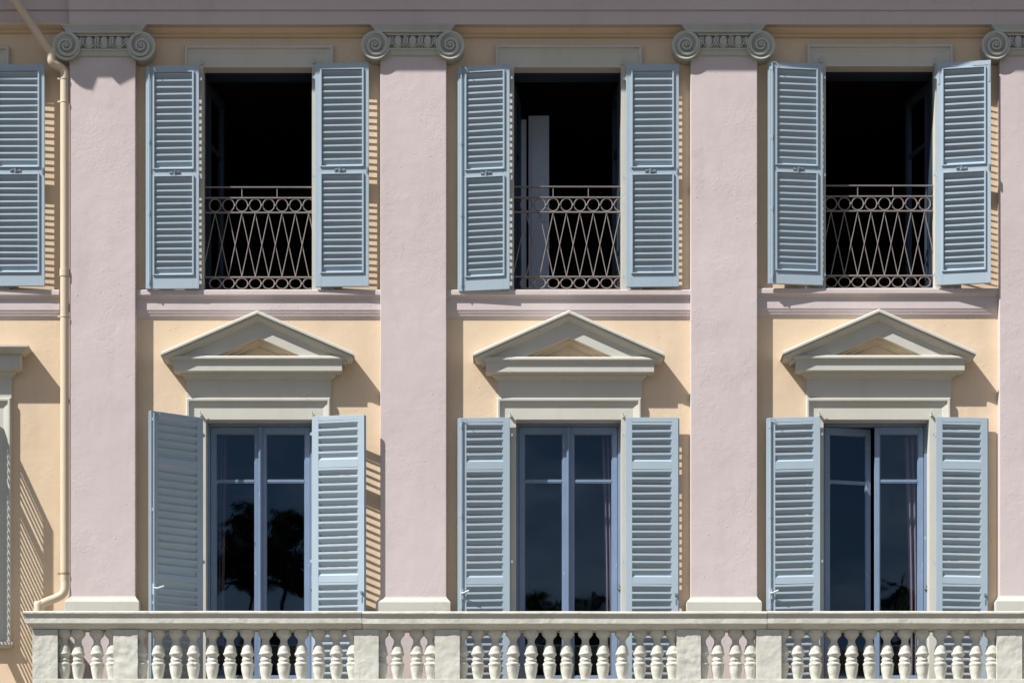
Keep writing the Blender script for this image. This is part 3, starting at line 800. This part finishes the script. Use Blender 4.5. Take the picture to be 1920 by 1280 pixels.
for i, (xa, xb) in enumerate(PIERS):
    m = MB(); stone_block(m, PX(xa, DB), PX(xb, DB), DB - .17, DB + .008, FLOOR1, ztop, i * 7.3, [.004, .010, .005, .006, .010, .005, .003][i])
    m.build('pier', M_STONE, bal)
BPROF = [(1179, 13.2), (1183, 13.4), (1186.5, 13.2), (1188.5, 12.6), (1191, 10.5), (1194, 7.8), (1197, 6.4), (1200, 6.1), (1203.5, 6.6), (1205.5, 7.2), (1208, 8.7), (1212, 9.9), (1217, 10.6), (1221, 11.0), (1222.5, 12.2), (1224.5, 12.2),
         (1226, 11.0), (1229, 9.2), (1231, 8.0), (1232.5, 9.6), (1235, 10.2), (1237, 9.6), (1238, 8.6), (1240, 10.8), (1242, 12.3), (1244, 12.3), (1245.5, 11.2), (1249, 11.2), (1255, 10.6), (1262, 9.2), (1269, 7.6), (1275, 6.6), (1278, 6.6), (1279, 9.0), (1281, 9.5), (1283, 9.0), (1284, 7.5), (1288, 10.5), (1291, 12.8), (1293, 12.8)]
def baluster(x, half=0):
    X = PX(x, DB); seed = random.uniform(0, 90); m = MB(); yc = DB - .075
    dmg = random.random() < .4; dz = random.uniform(1205, 1262); da = -math.pi / 2 + random.uniform(-.7, .7)
    k = .0051
    def jit(r, z, a):
        v = Vector((math.cos(a) * .9 + seed, math.sin(a) * .9, z * 9))
        q = r * (1 + .035 * noise.noise(v * 2.2)) + .0012 * noise.noise(v * 8)
        if dmg:
            dd = math.exp(-((a2(a - da)) ** 2) / .6 - ((z + o.z - PZ(dz, DB)) / .045) ** 2)
            q -= dd * (.010 + .012 * noise.noise(v * 5))
        return q
    prof = [(r * k, PZ(y, DB) - o.z) for y, r in BPROF]
    m.lathe(prof, 0, 0, 28, jit)
    zb = PZ(1293, DB) - o.z; m.box(-.062, .062, -.062, .062, zpl - o.z, zb)
    ob = m.build('baluster', M_STONE, bal); ob.location = (X - o.x, -yc - o.y, 0)
    ob.rotation_euler = (random.uniform(-.006, .006), random.uniform(-.006, .006), 0)
    return ob
def a2(a):
    while a > math.pi: a -= 2 * math.pi
    while a < -math.pi: a += 2 * math.pi
    return a
BX = [144, 180, 208.5, 118, 262.5, 295, 328, 361, 396, 430, 463, 497, 531, 563.5, 597, 630, 661, 713.5, 745, 781, 808, 865.5, 896, 928, 962, 996, 1031, 1063, 1098, 1131, 1167, 1200, 1233, 1262, 1318, 1347, 1381, 1409,
      1468, 1497, 1531, 1565, 1599, 1633, 1666, 1699, 1732, 1766, 1799, 1832, 1862, 1919]
for x in BX: baluster(x)
# side return balusters
for i in range(4):
    ob = baluster(85); ob.location = (PX(85, DB) - o.x, -(DB - .30 - i * .165) - o.y, 0)
m = MB(); m.box(XL - .16, 7.1, .0, DB + .16, FLOOR1 - .18, FLOOR1 - .001); m.box(XL - .12, 7.1, .0, DB + .10, FLOOR1 - .26, FLOOR1 - .181); m.build('balcony_floor', M_TRIM, villa, bevel=.01)

m = MB(); m.box(XL - .1, 7.0, .001, DB - .17, FLOOR1, FLOOR1 + .012); m.build('balcony_bounce_layer', M_FLOOR, villa)  # unseen layer added to throw warm light up the wall
m = MB(); m.box(PX(276, .1), PX(305, .1), .001, .12, FLOOR1 + .013, PZ(1237, .12)); m.build('plinth_block', M_TRIM, villa, bevel=.004)

# ------------------------------------------------------------------ curtains
def curtain(x0, x1, ytop, ybot, D, lab, amp=.03):
    m = MB(); n = 40; rows = 10; vs = []
    xa, xb = PX(x0, D), PX(x1, D); za, zb = PZ(ytop, D), PZ(ybot, D)
    for i in range(rows + 1):
        v = i / rows; gather = 1 - .25 * math.sin(v * math.pi * .6)
        for j in range(n + 1):
            u = j / n; X = xb + (xa - xb) * u * gather if lab[1] else xa + (xb - xa) * u * gather
            vs.append((X, -D + amp * math.sin(u * 26 + .6 * math.sin(v * 4)), za + (zb - za) * v))
    m.add(vs, [(i * (n + 1) + j, i * (n + 1) + j + 1, (i + 1) * (n + 1) + j + 1, (i + 1) * (n + 1) + j) for i in range(rows) for j in range(n)], True)
    c = m.build('curtain', M_CURT); md = c.modifiers.new('thick', 'SOLIDIFY'); md.thickness = .003
    tag(c, lab[0], 'curtain', 'curtains behind the french windows')
curtain(398, 426, 800, 1328, -.34, ('pinkish curtain drawn to the left behind the leftmost french window', 0))
curtain(1128, 1162, 800, 1328, -.34, ('grey curtain drawn to the right behind the middle french window', 1))
curtain(1696, 1738, 800, 1328, -.34, ('grey curtain drawn to the right behind the french window standing ajar', 1))

# ------------------------------------------------------------------ trees across the way (seen mirrored in the panes)
def tree(x, y, h, crown_lo, rad, seed, lab, conifer, spread=None, leaves=9000):
    rnd = random.Random(seed)
    root = empty('pine_tree' if conifer else 'broadleaf_tree', (x, y, 0)); tag(root, lab, 'tree', 'trees mirrored in the window panes')
    t = MB(); lean = rnd.uniform(-.5, .5)
    def tp(f): return Vector((lean * f * f, .3 * math.sin(f * 3), h * f * .97))
    t.tube([tp(i / 10) for i in range(11)], [.34 * (1 - i / 10.5) + .03 for i in range(11)], 10)
    lf = MB(); nb = 46 if conifer else 34; per = leaves // nb
    for i in range(nb):
        f = crown_lo + (1 - crown_lo) * (i + rnd.random() * .7) / nb; b0 = tp(min(f, .99))
        a = i * 2.4 + rnd.uniform(-.4, .4)
        g_ = (f - crown_lo) / (1 - crown_lo)
        L_ = rad * ((1 - g_) ** .6 * .8 + .18 if conifer else math.sin(math.pi * min(.97, g_ * .85 + .12))) * rnd.uniform(.55, 1.1)
        rise = rnd.uniform(-.1, .25) if conifer else rnd.uniform(.1, .8)
        tip = b0 + Vector((math.cos(a) * L_, math.sin(a) * L_, rise * L_))
        t.tube([b0, b0.lerp(tip, .5) + Vector((0, 0, .08 * L_)), tip], [.09 * (1 - g_ * .6), .05, .02], 6)
        for c_ in range(3):
            q = rnd.uniform(.45, 1.05); C0 = b0.lerp(tip, q) + Vector((rnd.gauss(0, .3), rnd.gauss(0, .3), rnd.gauss(0, .15)))
            sg = (L_ * .12 + .10) if conifer else L_ * .2 + .22
            for _ in range(per // 3):
                P = C0 + Vector((rnd.gauss(0, sg), rnd.gauss(0, sg), rnd.gauss(0, sg * (.38 if conifer else .7))))
                s_ = rnd.uniform(.05, .13); n_ = Vector((rnd.gauss(0, 1), rnd.gauss(0, 1), rnd.gauss(0, 1))).normalized()
                e1 = n_.orthogonal().normalized() * s_; e2 = n_.cross(e1) * (.5 if conifer else .8)
                lf.add([P - e1, P - e2, P + e1, P + e2], [(0, 1, 2, 3)])
    t.build('trunk', M_BARK, root)
    me = bpy.data.meshes.new('crown'); me.from_pydata(lf.v, [], lf.f); me.materials.append(M_LEAF)
    c = bpy.data.objects.new('crown', me); COL.objects.link(c); c.parent = root
def TX(x, yt): return (x - 960) / 5000 * (25 + yt)
def TZ(y, yt): return EYE + (2000 - y) / 5000 * (25 + yt)
tree(TX(414, 70), -70, TZ(895, 70), .875, 1.15, 1, 'dark pine mirrored in the left pane of the leftmost french window', True, leaves=6500)
tree(TX(508, 71), -71, TZ(925, 71), .87, 1.6, 2, 'broad dark pine mirrored in the right pane of the leftmost french window', True, leaves=6500)
tree(TX(1062, 72), -72, TZ(1108, 72), .5, 3.0, 3, 'rounded tree mirrored low in the left pane of the middle french window', False)
tree(TX(1110, 74), -74, TZ(1150, 74), .5, 3.2, 4, 'low dark tree mirrored in the right pane of the middle french window', False)
tree(TX(1695, 70), -70, TZ(1085, 70), .45, 3.0, 5, 'ragged tree mirrored low in the right pane of the french window standing ajar', False)
for i, x in enumerate((380, 470, 560, 650, 900, 980, 1200, 1300, 1500, 1580, 1660, 1790)):
    tree(TX(x, 80), -80 - (i % 3) * 2, TZ(1430 + 18 * ((i * 7) % 3), 80), .25, 3.2, 20 + i, 'dark leafy tree in the row behind, mirrored at the foot of the french windows', False, leaves=5000)
